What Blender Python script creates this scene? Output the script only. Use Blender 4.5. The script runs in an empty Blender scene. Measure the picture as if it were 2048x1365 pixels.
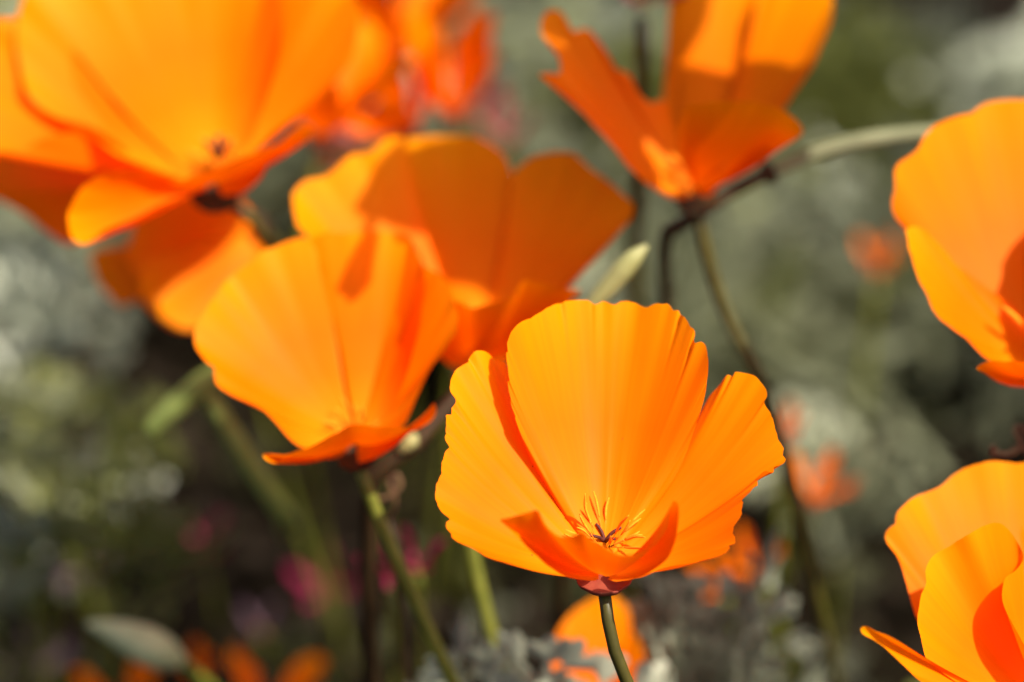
import bpy, math, random
import numpy as np
from mathutils import Vector, Matrix

S = bpy.context.scene
COL = S.collection
rng = random.Random(7)

# ------------------------------------------------------------------ camera, sky, sun
LENS, SENSOR, FOCUS = 100.0, 36.0, 0.458
PITCH = math.radians(32)
CAM = Vector((0.0, -0.39, 0.446))
FWD = Vector((0, math.cos(PITCH), -math.sin(PITCH)))
UPV = Vector((0, math.sin(PITCH), math.cos(PITCH)))
RGT = Vector((1, 0, 0))
cd = bpy.data.cameras.new("camera")
cam = bpy.data.objects.new("camera", cd)
COL.objects.link(cam)
cam.location = CAM
cam.rotation_euler = (math.pi / 2 - PITCH, 0, 0)
cd.lens, cd.sensor_width = LENS, SENSOR
cd.clip_start, cd.clip_end = 0.01, 500
cd.dof.use_dof = True
cd.dof.focus_distance = FOCUS
cd.dof.aperture_fstop = 5.8
S.camera = cam

SUN_DIR = Vector((0.48, -0.20, 0.85)).normalized()       # towards the sun
elev = math.asin(SUN_DIR.z)
azim = math.atan2(SUN_DIR.x, SUN_DIR.y)
w = bpy.data.worlds.new("World")
S.world = w
w.use_nodes = True
nt = w.node_tree
sky = nt.nodes.new("ShaderNodeTexSky")
sky.sky_type = 'NISHITA'
sky.sun_disc = False
sky.sun_elevation, sky.sun_rotation = elev, azim
sky.air_density, sky.dust_density, sky.ozone_density = 0.8, 4.0, 0.3
bg = nt.nodes["Background"]
bg.inputs[1].default_value = 0.10
nt.links.new(sky.outputs[0], bg.inputs[0])
sl = bpy.data.lights.new("sun", 'SUN')
sl.energy, sl.angle, sl.color = 4.3, math.radians(0.53), (1.0, 0.955, 0.88)
so = bpy.data.objects.new("sun", sl)
COL.objects.link(so)
so.rotation_euler = SUN_DIR.to_track_quat('Z', 'Y').to_euler()
so.location = (0.6, 0, 2)

S.view_settings.view_transform = 'Standard'
S.view_settings.look = 'None'
S.view_settings.exposure = 1.0
S.view_settings.gamma = 1.0
S.view_settings.use_curve_mapping = False
S.render.engine = 'CYCLES'
S.cycles.use_denoising = True
S.cycles.max_bounces = 10
S.cycles.transmission_bounces = 8
S.cycles.diffuse_bounces = 6

# ------------------------------------------------------------------ helpers
def P(px, py, d=0.0):
    """photo pixel (2048 wide) at a depth d mm beyond the focus plane -> world"""
    z = FOCUS + d / 1000.0
    k = SENSOR / LENS / 2048.0 * z
    return CAM + FWD * z + RGT * ((px - 1024) * k) + UPV * (-(py - 682.5) * k)

def ground_at(px, py, h=0.0):
    k = SENSOR / LENS / 2048.0
    v = FWD + RGT * ((px - 1024) * k) + UPV * (-(py - 682.5) * k)
    return CAM + v * ((h - CAM.z) / v.z)

def tag(o, label, cat, group=None):
    o["label"], o["category"] = label, cat
    if group:
        o["group"] = group
    return o

def link(name, me, mat=None, parent=None):
    o = bpy.data.objects.new(name, me)
    COL.objects.link(o)
    if mat and me is not None and not me.materials:
        me.materials.append(mat)
    if parent is not None:
        o.parent = parent
        o.matrix_parent_inverse = Matrix.Translation(-parent.location)
    return o

def thing(name, label, cat, loc, group=None):
    o = bpy.data.objects.new(name, None)
    o.empty_display_size = 0.01
    COL.objects.link(o)
    o.location = loc
    return tag(o, label, cat, group)

def mesh(name, verts, faces, uvs=None, smooth=True):
    me = bpy.data.meshes.new(name)
    me.from_pydata([tuple(v) for v in verts], [], faces)
    if uvs is not None:
        lay = me.uv_layers.new(name="UVMap")
        idx = np.empty(len(me.loops), dtype=np.int32)
        me.loops.foreach_get("vertex_index", idx)
        lay.data.foreach_set("uv", np.asarray(uvs, dtype=np.float32)[idx].ravel())
    if smooth:
        me.polygons.foreach_set("use_smooth", [True] * len(me.polygons))
    me.update()
    return me

def spline(pts, n):
    """arc-length resampled Catmull-Rom (centripetal) through pts -> (n,3)"""
    p = np.array([tuple(q) for q in pts], float)
    p = np.vstack([2 * p[0] - p[1], p, 2 * p[-1] - p[-2]])
    out = []
    for i in range(1, len(p) - 2):
        p0, p1, p2, p3 = p[i - 1], p[i], p[i + 1], p[i + 2]
        t0 = 0.0
        t1 = t0 + max(np.linalg.norm(p1 - p0), 1e-9) ** .5
        t2 = t1 + max(np.linalg.norm(p2 - p1), 1e-9) ** .5
        t3 = t2 + max(np.linalg.norm(p3 - p2), 1e-9) ** .5
        for t in np.linspace(t1, t2, 14, endpoint=(i == len(p) - 3)):
            a1 = (t1 - t) / (t1 - t0) * p0 + (t - t0) / (t1 - t0) * p1
            a2 = (t2 - t) / (t2 - t1) * p1 + (t - t1) / (t2 - t1) * p2
            a3 = (t3 - t) / (t3 - t2) * p2 + (t - t2) / (t3 - t2) * p3
            b1 = (t2 - t) / (t2 - t0) * a1 + (t - t0) / (t2 - t0) * a2
            b2 = (t3 - t) / (t3 - t1) * a2 + (t - t1) / (t3 - t1) * a3
            out.append((t2 - t) / (t2 - t1) * b1 + (t - t1) / (t2 - t1) * b2)
    q = np.array(out)
    L = np.concatenate([[0], np.cumsum(np.linalg.norm(np.diff(q, axis=0), axis=1))])
    s = np.linspace(0, L[-1], n)
    return np.stack([np.interp(s, L, q[:, k]) for k in range(3)], 1)

def tube_data(pts, radii, n=10, seg=None):
    seg = seg or max(8, 6 * len(pts))
    c = spline(pts, seg)
    r = np.interp(np.linspace(0, 1, seg), np.linspace(0, 1, len(radii)), radii)
    V, F, UV = [], [], []
    T = np.gradient(c, axis=0)
    T /= np.linalg.norm(T, axis=1)[:, None] + 1e-12
    ref = np.array([1, 0, 0.0]) if abs(T[0][0]) < .9 else np.array([0, 1.0, 0])
    a = np.cross(T[0], ref); a /= np.linalg.norm(a)
    for i in range(seg):
        a = a - T[i] * np.dot(a, T[i]); a /= np.linalg.norm(a)
        b = np.cross(T[i], a)
        for k in range(n):
            th = 2 * math.pi * k / n
            V.append(c[i] + r[i] * (math.cos(th) * a + math.sin(th) * b))
            UV.append((k / n, i / (seg - 1)))
    for i in range(seg - 1):
        for k in range(n):
            k2 = (k + 1) % n
            F.append((i * n + k, i * n + k2, (i + 1) * n + k2, (i + 1) * n + k))
    V.append(c[0]); UV.append((.5, 0)); V.append(c[-1]); UV.append((.5, 1))
    o0, o1 = len(V) - 2, len(V) - 1
    for k in range(n):
        k2 = (k + 1) % n
        F.append((o0, k2, k)); F.append((o1, (seg - 1) * n + k, (seg - 1) * n + k2))
    return V, F, UV

def tube(name, pts, radii, mat, parent, n=10, seg=None):
    V, F, UV = tube_data(pts, radii, n, seg)
    return link(name, mesh(name, V, F, UV), mat, parent)

def lathe(name, base, axis, prof, mat, parent, n=40, wob=0.0, nw=9):
    """prof: (radius mm, height mm) along axis"""
    axis = Vector(axis).normalized()
    a = axis.orthogonal().normalized(); b = axis.cross(a)
    V, F, UV = [], [], []
    for i, (r, h) in enumerate(prof):
        for k in range(n):
            th = 2 * math.pi * k / n
            f = 1 + wob * (math.sin(nw * th) + .6 * math.sin((nw + 4) * th + 1)) * (r / max(p[0] for p in prof)) ** 3
            V.append(base + (a * math.cos(th) + b * math.sin(th)) * (r * f / 1000) + axis * (h / 1000))
            UV.append((k / n, i / (len(prof) - 1)))
    for i in range(len(prof) - 1):
        for k in range(n):
            k2 = (k + 1) % n
            F.append((i * n + k, i * n + k2, (i + 1) * n + k2, (i + 1) * n + k))
    return link(name, mesh(name, V, F, UV), mat, parent)

# ------------------------------------------------------------------ materials
def newmat(name):
    m = bpy.data.materials.new(name)
    m.use_nodes = True
    return m, m.node_tree.nodes, m.node_tree.links, m.node_tree.nodes["Principled BSDF"]

def ramp(N, stops, interp='LINEAR'):
    r = N.new("ShaderNodeValToRGB")
    r.color_ramp.interpolation = interp
    e = r.color_ramp.elements
    while len(e) < len(stops):
        e.new(0.5)
    for k, (p, c) in enumerate(stops):
        e[k].position = p
        e[k].color = (*c, 1)
    return r

def petal_material(name, stops, trans, tmix=0.42, specks=False, scale=1.0):
    m, N, L, B = newmat(name)
    uv = N.new("ShaderNodeUVMap")
    sep = N.new("ShaderNodeSeparateXYZ")
    L.new(uv.outputs[0], sep.inputs[0])
    # long soft streaks along the petal
    mp = N.new("ShaderNodeMapping")
    mp.inputs['Scale'].default_value = (26 * scale, 1.2, 1)
    L.new(uv.outputs[0], mp.inputs[0])
    n1 = N.new("ShaderNodeTexNoise"); n1.inputs['Scale'].default_value = 1.0; n1.inputs['Detail'].default_value = 4
    L.new(mp.outputs[0], n1.inputs[0])
    mp2 = N.new("ShaderNodeMapping")
    mp2.inputs['Scale'].default_value = (110 * scale, 1.6, 1)
    L.new(uv.outputs[0], mp2.inputs[0])
    n2 = N.new("ShaderNodeTexNoise"); n2.inputs['Scale'].default_value = 1.0; n2.inputs['Detail'].default_value = 2
    L.new(mp2.outputs[0], n2.inputs[0])
    ad = N.new("ShaderNodeMath"); ad.operation = 'MULTIPLY_ADD'
    sub = N.new("ShaderNodeMath"); sub.operation = 'SUBTRACT'; sub.inputs[1].default_value = 0.5
    L.new(n1.outputs[0], sub.inputs[0])
    L.new(sub.outputs[0], ad.inputs[0]); ad.inputs[1].default_value = 0.16
    L.new(sep.outputs[1], ad.inputs[2])
    r = ramp(N, stops)
    L.new(ad.outputs[0], r.inputs[0])
    # fine vein lines, slightly redder
    vr = ramp(N, [(0.42, (0.93, 0.86, 0.86)), (0.60, (1, 1, 1))])
    L.new(n2.outputs[0], vr.inputs[0])
    mul = N.new("ShaderNodeMix"); mul.data_type = 'RGBA'; mul.blend_type = 'MULTIPLY'; mul.inputs[0].default_value = 0.4
    L.new(r.outputs[0], mul.inputs[6]); L.new(vr.outputs[0], mul.inputs[7])
    oi = N.new("ShaderNodeObjectInfo")
    mr = N.new("ShaderNodeMapRange"); mr.inputs[3].default_value = 0.9; mr.inputs[4].default_value = 1.1
    L.new(oi.outputs['Random'], mr.inputs[0])
    tint = N.new("ShaderNodeCombineColor"); tint.inputs[0].default_value = 1; tint.inputs[2].default_value = 1
    L.new(mr.outputs[0], tint.inputs[1])
    mt = N.new("ShaderNodeMix"); mt.data_type = 'RGBA'; mt.blend_type = 'MULTIPLY'; mt.inputs[0].default_value = 1
    L.new(mul.outputs[2], mt.inputs[6]); L.new(tint.outputs[0], mt.inputs[7])
    col = mt.outputs[2]
    if specks:
        tc = N.new("ShaderNodeTexCoord")
        vo = N.new("ShaderNodeTexVoronoi"); vo.inputs['Scale'].default_value = 420
        L.new(tc.outputs['Object'], vo.inputs[0])
        big = N.new("ShaderNodeTexNoise"); big.inputs['Scale'].default_value = 260
        L.new(tc.outputs['Object'], big.inputs[0])
        gt = N.new("ShaderNodeMath"); gt.operation = 'GREATER_THAN'; gt.inputs[1].default_value = 0.60
        L.new(big.outputs[0], gt.inputs[0])
        lt = N.new("ShaderNodeMath"); lt.operation = 'LESS_THAN'; lt.inputs[1].default_value = 0.075
        L.new(vo.outputs['Distance'], lt.inputs[0])
        an = N.new("ShaderNodeMath"); an.operation = 'MULTIPLY'
        L.new(gt.outputs[0], an.inputs[0]); L.new(lt.outputs[0], an.inputs[1])
        vlow = N.new("ShaderNodeMath"); vlow.operation = 'LESS_THAN'; vlow.inputs[1].default_value = 0.72
        L.new(sep.outputs[1], vlow.inputs[0])
        an2 = N.new("ShaderNodeMath"); an2.operation = 'MULTIPLY'
        L.new(an.outputs[0], an2.inputs[0]); L.new(vlow.outputs[0], an2.inputs[1])
        mx = N.new("ShaderNodeMix"); mx.data_type = 'RGBA'
        L.new(an2.outputs[0], mx.inputs[0]); L.new(col, mx.inputs[6])
        mx.inputs[7].default_value = (0.30, 0.09, 0.01, 1)
        col = mx.outputs[2]
    L.new(col, B.inputs['Base Color'])
    B.inputs['Roughness'].default_value = 0.5
    B.inputs['Specular IOR Level'].default_value = 0.06
    bp = N.new("ShaderNodeBump"); bp.inputs['Strength'].default_value = 0.015; bp.inputs['Distance'].default_value = 0.0006
    hs = N.new("ShaderNodeMath"); hs.operation = 'MULTIPLY_ADD'; hs.inputs[1].default_value = 0.35
    L.new(n2.outputs[0], hs.inputs[0]); L.new(n1.outputs[0], hs.inputs[2])
    L.new(hs.outputs[0], bp.inputs['Height'])
    L.new(bp.outputs[0], B.inputs['Normal'])
    tr = N.new("ShaderNodeBsdfTranslucent")
    tm = N.new("ShaderNodeMix"); tm.data_type = 'RGBA'; tm.blend_type = 'MULTIPLY'; tm.inputs[0].default_value = 1
    L.new(col, tm.inputs[6]); tm.inputs[7].default_value = (*trans, 1)
    L.new(tm.outputs[2], tr.inputs[0]); L.new(bp.outputs[0], tr.inputs[1])
    ms = N.new("ShaderNodeMixShader"); ms.inputs[0].default_value = tmix
    L.new(B.outputs[0], ms.inputs[1]); L.new(tr.outputs[0], ms.inputs[2])
    L.new(ms.outputs[0], N["Material Output"].inputs[0])
    return m

OR = [(0.0, (0.97, 0.31, 0.008)), (0.20, (0.97, 0.245, 0.002)), (0.36, (0.97, 0.188, 0.0)), (0.55, (0.97, 0.178, 0.0)), (0.8, (0.97, 0.228, 0.0)), (1.0, (0.97, 0.295, 0.0))]
M_PETAL = petal_material("poppy_petal", OR, (1.0, 0.72, 0.3), 0.43)
M_PETAL_M = petal_material("poppy_petal_fine", OR, (1.0, 0.72, 0.3), 0.43, specks=True)
PK = [(0.0, (0.5, 0.25, 0.2)), (0.4, (0.46, 0.08, 0.09)), (1.0, (0.5, 0.11, 0.12))]
M_PINK = petal_material("pink_petal", PK, (1, .6, .6), 0.4)
MG = [(0.0, (0.42, 0.07, 0.13)), (0.5, (0.32, 0.022, 0.07)), (1.0, (0.38, 0.035, 0.11))]
M_MAGENTA = petal_material("magenta_petal", MG, (1, .5, .6), 0.4)
MV = [(0.0, (0.28, 0.19, 0.21)), (0.5, (0.20, 0.125, 0.15)), (1.0, (0.25, 0.16, 0.19))]
M_MAUVE = petal_material("mauve_petal", MV, (1, .8, .9), 0.4)
PE = [(0.0, (0.6, 0.33, 0.16)), (0.5, (0.55, 0.26, 0.12)), (1.0, (0.6, 0.33, 0.18))]
M_PEACH = petal_material("peach_petal", PE, (1, .7, .6), 0.4)

def plain(name, stops, rough=0.55, spec=0.3, scale=300, trans=0.0, axis_v=False, mixv=None):
    m, N, L, B = newmat(name)
    tc = N.new("ShaderNodeTexCoord")
    n = N.new("ShaderNodeTexNoise"); n.inputs['Scale'].default_value = scale; n.inputs['Detail'].default_value = 4
    L.new(tc.outputs['Object'], n.inputs[0])
    r = ramp(N, stops)
    L.new(n.outputs[0], r.inputs[0])
    col = r.outputs[0]
    if mixv:                      # second colour running along the length
        uv = N.new("ShaderNodeUVMap"); sep = N.new("ShaderNodeSeparateXYZ")
        L.new(uv.outputs[0], sep.inputs[0])
        rr = ramp(N, mixv[1])
        L.new(sep.outputs[1], rr.inputs[0])
        mx = N.new("ShaderNodeMix"); mx.data_type = 'RGBA'
        L.new(rr.outputs[0], mx.inputs[0]); L.new(col, mx.inputs[6]); mx.inputs[7].default_value = (*mixv[0], 1)
        col = mx.outputs[2]
    L.new(col, B.inputs['Base Color'])
    B.inputs['Roughness'].default_value = rough
    B.inputs['Specular IOR Level'].default_value = spec
    bp = N.new("ShaderNodeBump"); bp.inputs['Strength'].default_value = 0.25; bp.inputs['Distance'].default_value = 0.0004
    L.new(n.outputs[0], bp.inputs['Height']); L.new(bp.outputs[0], B.inputs['Normal'])
    if trans:
        tr = N.new("ShaderNodeBsdfTranslucent")
        L.new(col, tr.inputs[0])
        ms = N.new("ShaderNodeMixShader"); ms.inputs[0].default_value = trans
        L.new(B.outputs[0], ms.inputs[1]); L.new(tr.outputs[0], ms.inputs[2])
        L.new(ms.outputs[0], N["Material Output"].inputs[0])
    return m

M_STEM = plain("poppy_stem", [(0.3, (0.0425, 0.0357, 0.0043)), (0.7, (0.0680, 0.0561, 0.0076))], 0.5, 0.3, 250)
M_STEM_G = plain("green_stem", [(0.3, (0.095, 0.105, 0.008)), (0.7, (0.145, 0.15, 0.018))], 0.5, 0.3, 250)
M_STEM_B = plain("brown_stem", [(0.3, (0.0255, 0.0136, 0.0043)), (0.7, (0.0425, 0.0229, 0.0068))], 0.6, 0.2, 250)
M_RECEPT = plain("receptacle_red", [(0.3, (0.16, 0.024, 0.012)), (0.7, (0.22, 0.045, 0.022))], 0.6, 0.15, 500)
M_STAMEN = plain("stamen_yellow", [(0.3, (0.96, 0.24, 0.006)), (0.7, (0.97, 0.31, 0.02))], 0.55, 0.2, 900, 0.2,
                 mixv=((0.045, 0.008, 0.006), [(0.0, (1, 1, 1)), (0.15, (1, 1, 1)), (0.25, (0, 0, 0))]))
M_ANTHER = plain("anther_yellow", [(0.3, (0.97, 0.26, 0.006)), (0.7, (0.98, 0.34, 0.02))], 0.7, 0.1, 1500, 0.2)
M_STIGMA = plain("stigma_dark", [(0.3, (0.05, 0.012, 0.01)), (0.7, (0.12, 0.025, 0.01))], 0.6, 0.2, 900)
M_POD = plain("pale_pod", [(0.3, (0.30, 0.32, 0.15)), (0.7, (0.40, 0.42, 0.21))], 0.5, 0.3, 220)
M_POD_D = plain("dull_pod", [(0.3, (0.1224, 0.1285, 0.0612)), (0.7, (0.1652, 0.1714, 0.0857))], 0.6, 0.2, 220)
M_LIMB = plain("fresh_green", [(0.3, (0.20, 0.25, 0.05)), (0.7, (0.26, 0.32, 0.08))], 0.6, 0.2, 220, 0.15)
M_BUD = plain("yellow_bud", [(0.3, (0.24, 0.23, 0.075)), (0.7, (0.31, 0.29, 0.11))], 0.5, 0.3, 220)
M_DRY = plain("dry_curl", [(0.3, (0.1020, 0.0510, 0.0238)), (0.7, (0.1530, 0.0808, 0.0382))], 0.7, 0.2, 300)
M_LEAF = plain("poppy_leaf", [(0.3, (0.185, 0.195, 0.105)), (0.7, (0.31, 0.32, 0.185))], 0.42, 0.5, 60, 0.32)
M_LEAF2 = plain("green_leaf", [(0.3, (0.125, 0.135, 0.026)), (0.7, (0.19, 0.20, 0.05))], 0.45, 0.4, 60, 0.32)
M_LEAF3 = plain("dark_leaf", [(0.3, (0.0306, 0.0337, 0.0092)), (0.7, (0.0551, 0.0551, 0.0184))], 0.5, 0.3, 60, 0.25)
M_SILVER = plain("silver_leaf", [(0.3, (0.28, 0.295, 0.20)), (0.7, (0.40, 0.415, 0.29))], 0.45, 0.5, 60, 0.2)
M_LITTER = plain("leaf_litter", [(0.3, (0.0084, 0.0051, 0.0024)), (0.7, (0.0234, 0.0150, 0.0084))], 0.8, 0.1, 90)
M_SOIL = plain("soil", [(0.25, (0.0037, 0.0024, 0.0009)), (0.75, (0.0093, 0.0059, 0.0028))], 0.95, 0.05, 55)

# ------------------------------------------------------------------ ground
def ground():
    n = 90
    xs = np.sign(np.linspace(-1, 1, n)) * np.abs(np.linspace(-1, 1, n)) ** 3.5 * 120
    V = []
    r2 = np.random.RandomState(3)
    for y in xs:
        for x in xs:
            d = math.hypot(x, y)
            h = (0.006 * math.sin(x * 23 + 1) * math.cos(y * 19) + 0.003 * r2.randn()) if d < 4 else 0
            V.append((x, y + 0.3, h - 0.006))
    F = [(j * n + i, j * n + i + 1, (j + 1) * n + i + 1, (j + 1) * n + i) for j in range(n - 1) for i in range(n - 1)]
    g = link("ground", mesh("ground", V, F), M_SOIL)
    g["kind"] = "structure"
ground()

# ------------------------------------------------------------------ petals
def petal(parent, outline, base, axis=(0, -.05, 1), bulge=0.22, ripple=0.6, cren=0.25, seed=0, mat=None,
          ns=110, ntt=30, name="petal", side=0.0, creases=0, label=None, world=False, lift=None):
    """outline: points from the left foot of the petal round its rim to the right foot."""
    r = np.random.RandomState(seed + 11)
    pts = outline if world else [P(*q) for q in outline]
    b0 = np.array(base if world else P(*base), float)
    B = spline(pts, ns)
    ax = np.array(Vector(axis).normalized())
    kn = int(ns * .07)
    ker = np.exp(-np.linspace(-2, 2, 2 * kn + 1) ** 2); ker /= ker.sum()
    Bp = np.vstack([2 * B[0] - B[kn:0:-1], B, 2 * B[-1] - B[-2:-kn - 2:-1]])
    Bs = np.stack([np.convolve(Bp[:, c], ker, 'valid') for c in range(3)], 1)
    dv = B - b0
    dvs = Bs - b0
    ln = np.linalg.norm(dv, axis=1)
    lmax = ln.max()
    s = np.linspace(0, 1, ns)
    # petal mean normal
    ctr = B.mean(0)
    nrm = np.zeros(3)
    for i in range(ns - 1):
        nrm += np.cross(B[i] - b0, B[i + 1] - b0)
    nrm /= np.linalg.norm(nrm) + 1e-12
    if np.dot(nrm, ax) < 0:
        nrm = -nrm
    amp = ripple / 1000
    rp = np.zeros(ns)
    for f, a in ((2.3, .9), (4.1, .7), (7.3, .55), (12.7, .35), (21.0, .18)):
        rp += a * np.sin(2 * math.pi * (f * s + r.rand()))
    sw = s + .022 * np.sin(2 * math.pi * (1.7 * s + r.rand())) + .012 * np.sin(2 * math.pi * (4.3 * s + r.rand()))
    am = .55 + .45 * np.sin(2 * math.pi * (3.1 * s + r.rand())) * np.sin(2 * math.pi * (1.3 * s + r.rand()))
    cr = np.zeros(ns)
    for f, a in ((9, 1.0), (17, .6), (33, .55), (51, .5), (83, .35)):
        cr += a * am * (np.abs(np.sin(math.pi * (f * (sw if f < 40 else s) + r.rand()))) - .6)
    win = np.clip(np.minimum(s, 1 - s) / 0.13, 0, 1)
    cre = np.zeros(ns)
    crw = np.zeros(ns)
    for k in range(creases):
        c = 0.18 + 0.64 * r.rand()
        wd = 0.0028 + 0.004 * r.rand()
        cre -= r.rand() ** 1.5 * np.exp(-((s - c) / wd) ** 2)
    for k in range(creases + 2 if creases else 0):
        c = 0.15 + 0.7 * r.rand()
        cr -= (1.2 + 2.2 * r.rand()) * np.clip(1 - np.abs(s - c) / (0.006 + .006 * r.rand()), 0, 1)
    V, UV = [], []
    u_dir = dv / (ln[:, None] + 1e-9)
    for j in range(ntt):
        t = j / (ntt - 1)
        tt = t ** 0.9
        for i in range(ns):
            w6 = tt ** 5
            Bi = Bs[i] * (1 - w6) + B[i] * w6
            d = dvs[i]
            p1 = b0 + d * 0.5 + (-ax) * bulge * ln[i] * 1.0
            p0 = b0 + u_dir[i] * min(0.0012, ln[i] * .3)
            p = (1 - tt) ** 2 * p0 + 2 * tt * (1 - tt) * p1 + tt ** 2 * Bi
            if side:
                p = p + nrm * side * ln[i] * tt * (1 - tt)
            p = p + nrm * (amp * rp[i] * win[i] * tt ** 5 * 1.25 * ln[i] / lmax + 0.0011 * cre[i] * tt ** 16)
            p = p + u_dir[i] * (cren / 1000 * cr[i] * win[i] * tt ** 8)
            V.append(p)
            UV.append((s[i], float(np.linalg.norm(p - b0) / lmax)))
    F = [(j * ns + i, j * ns + i + 1, (j + 1) * ns + i + 1, (j + 1) * ns + i) for j in range(ntt - 1) for i in range(ns - 1)]
    o = link(name, mesh(name, V, F, UV), mat or M_PETAL, parent)
    if label:
        o["label"] = label
    return o

def zoomed(fac, ox, oy):
    def f(pts):
        return [(ox + q[0] / fac, oy + q[1] / fac, q[2]) for q in pts]
    return f

def stamens(parent, base, axis, n=26, length=10.5, r0=1.3, seed=1, spread=(8, 58), rad=0.42, lean=(0, 0, 0)):
    r = random.Random(seed)
    axis = Vector(axis).normalized()
    a = axis.orthogonal().normalized(); b = axis.cross(a)
    for k in range(n):
        th = 2 * math.pi * (k / n + r.uniform(-.3, .3) / n)
        sp = math.radians(r.uniform(*spread))
        e = a * math.cos(th) + b * math.sin(th)
        L = length * r.uniform(.7, 1.12) / 1000
        p0 = base + e * (r0 / 1000) + axis * .0006
        d = (axis * math.cos(sp) + e * math.sin(sp) + Vector(lean) * r.uniform(.3, 1)).normalized()
        bend = (e * r.uniform(-.25, .35) + axis * r.uniform(-.1, .3)) * L * .35
        p1 = p0 + d * L * .35 + bend * .3
        p2 = p0 + d * L * .75 + bend * .8
        p3 = p0 + d * L + bend * 1.3 + Vector((r.uniform(-1, 1), r.uniform(-1, 1), r.uniform(-1, 1))) * L * .09
        q = rad / 1000
        c4 = [Vector(v) for v in spline([p0, p1, p2, p3], 13)]
        fil = tube("stamen", c4[0:6:1], [q * .6, q * .5, q * .55], M_STAMEN, parent, 6, 7)
        tube("anther", c4[5:], [q * .7, q * 1.25, q * 1.4, q * 1.25, q * .5], M_ANTHER, fil, 7, 11)

def receptacle(parent, base, axis, k=1.0, mat=None):
    prof = [(0.9, -3.0), (1.1, -2.4), (1.9, -2.0), (3.0, -1.6), (3.9, -1.1), (4.55, -.4), (4.9, .35), (4.75, .55), (4.2, .2), (3.0, -.2), (1.0, -.2), (.05, 0)]
    return lathe("receptacle", base, axis, [(r * k, h * k) for r, h in prof], mat or M_RECEPT, parent, wob=0.025)

def stem(parent, pts, r_mm, mat=None, name="stem", taper=1.25):
    return tube(name, pts, [r_mm / 1000, r_mm * 1.05 / 1000, r_mm * taper / 1000], mat or M_STEM, parent, 12)

def foot(p, dx=0.0, dy=0.0):
    return Vector((p.x + dx, p.y + dy, -0.002))

def poppy(label, base, group="orange poppies"):
    return thing("orange_poppy", label, "poppy", base, group)

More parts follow.
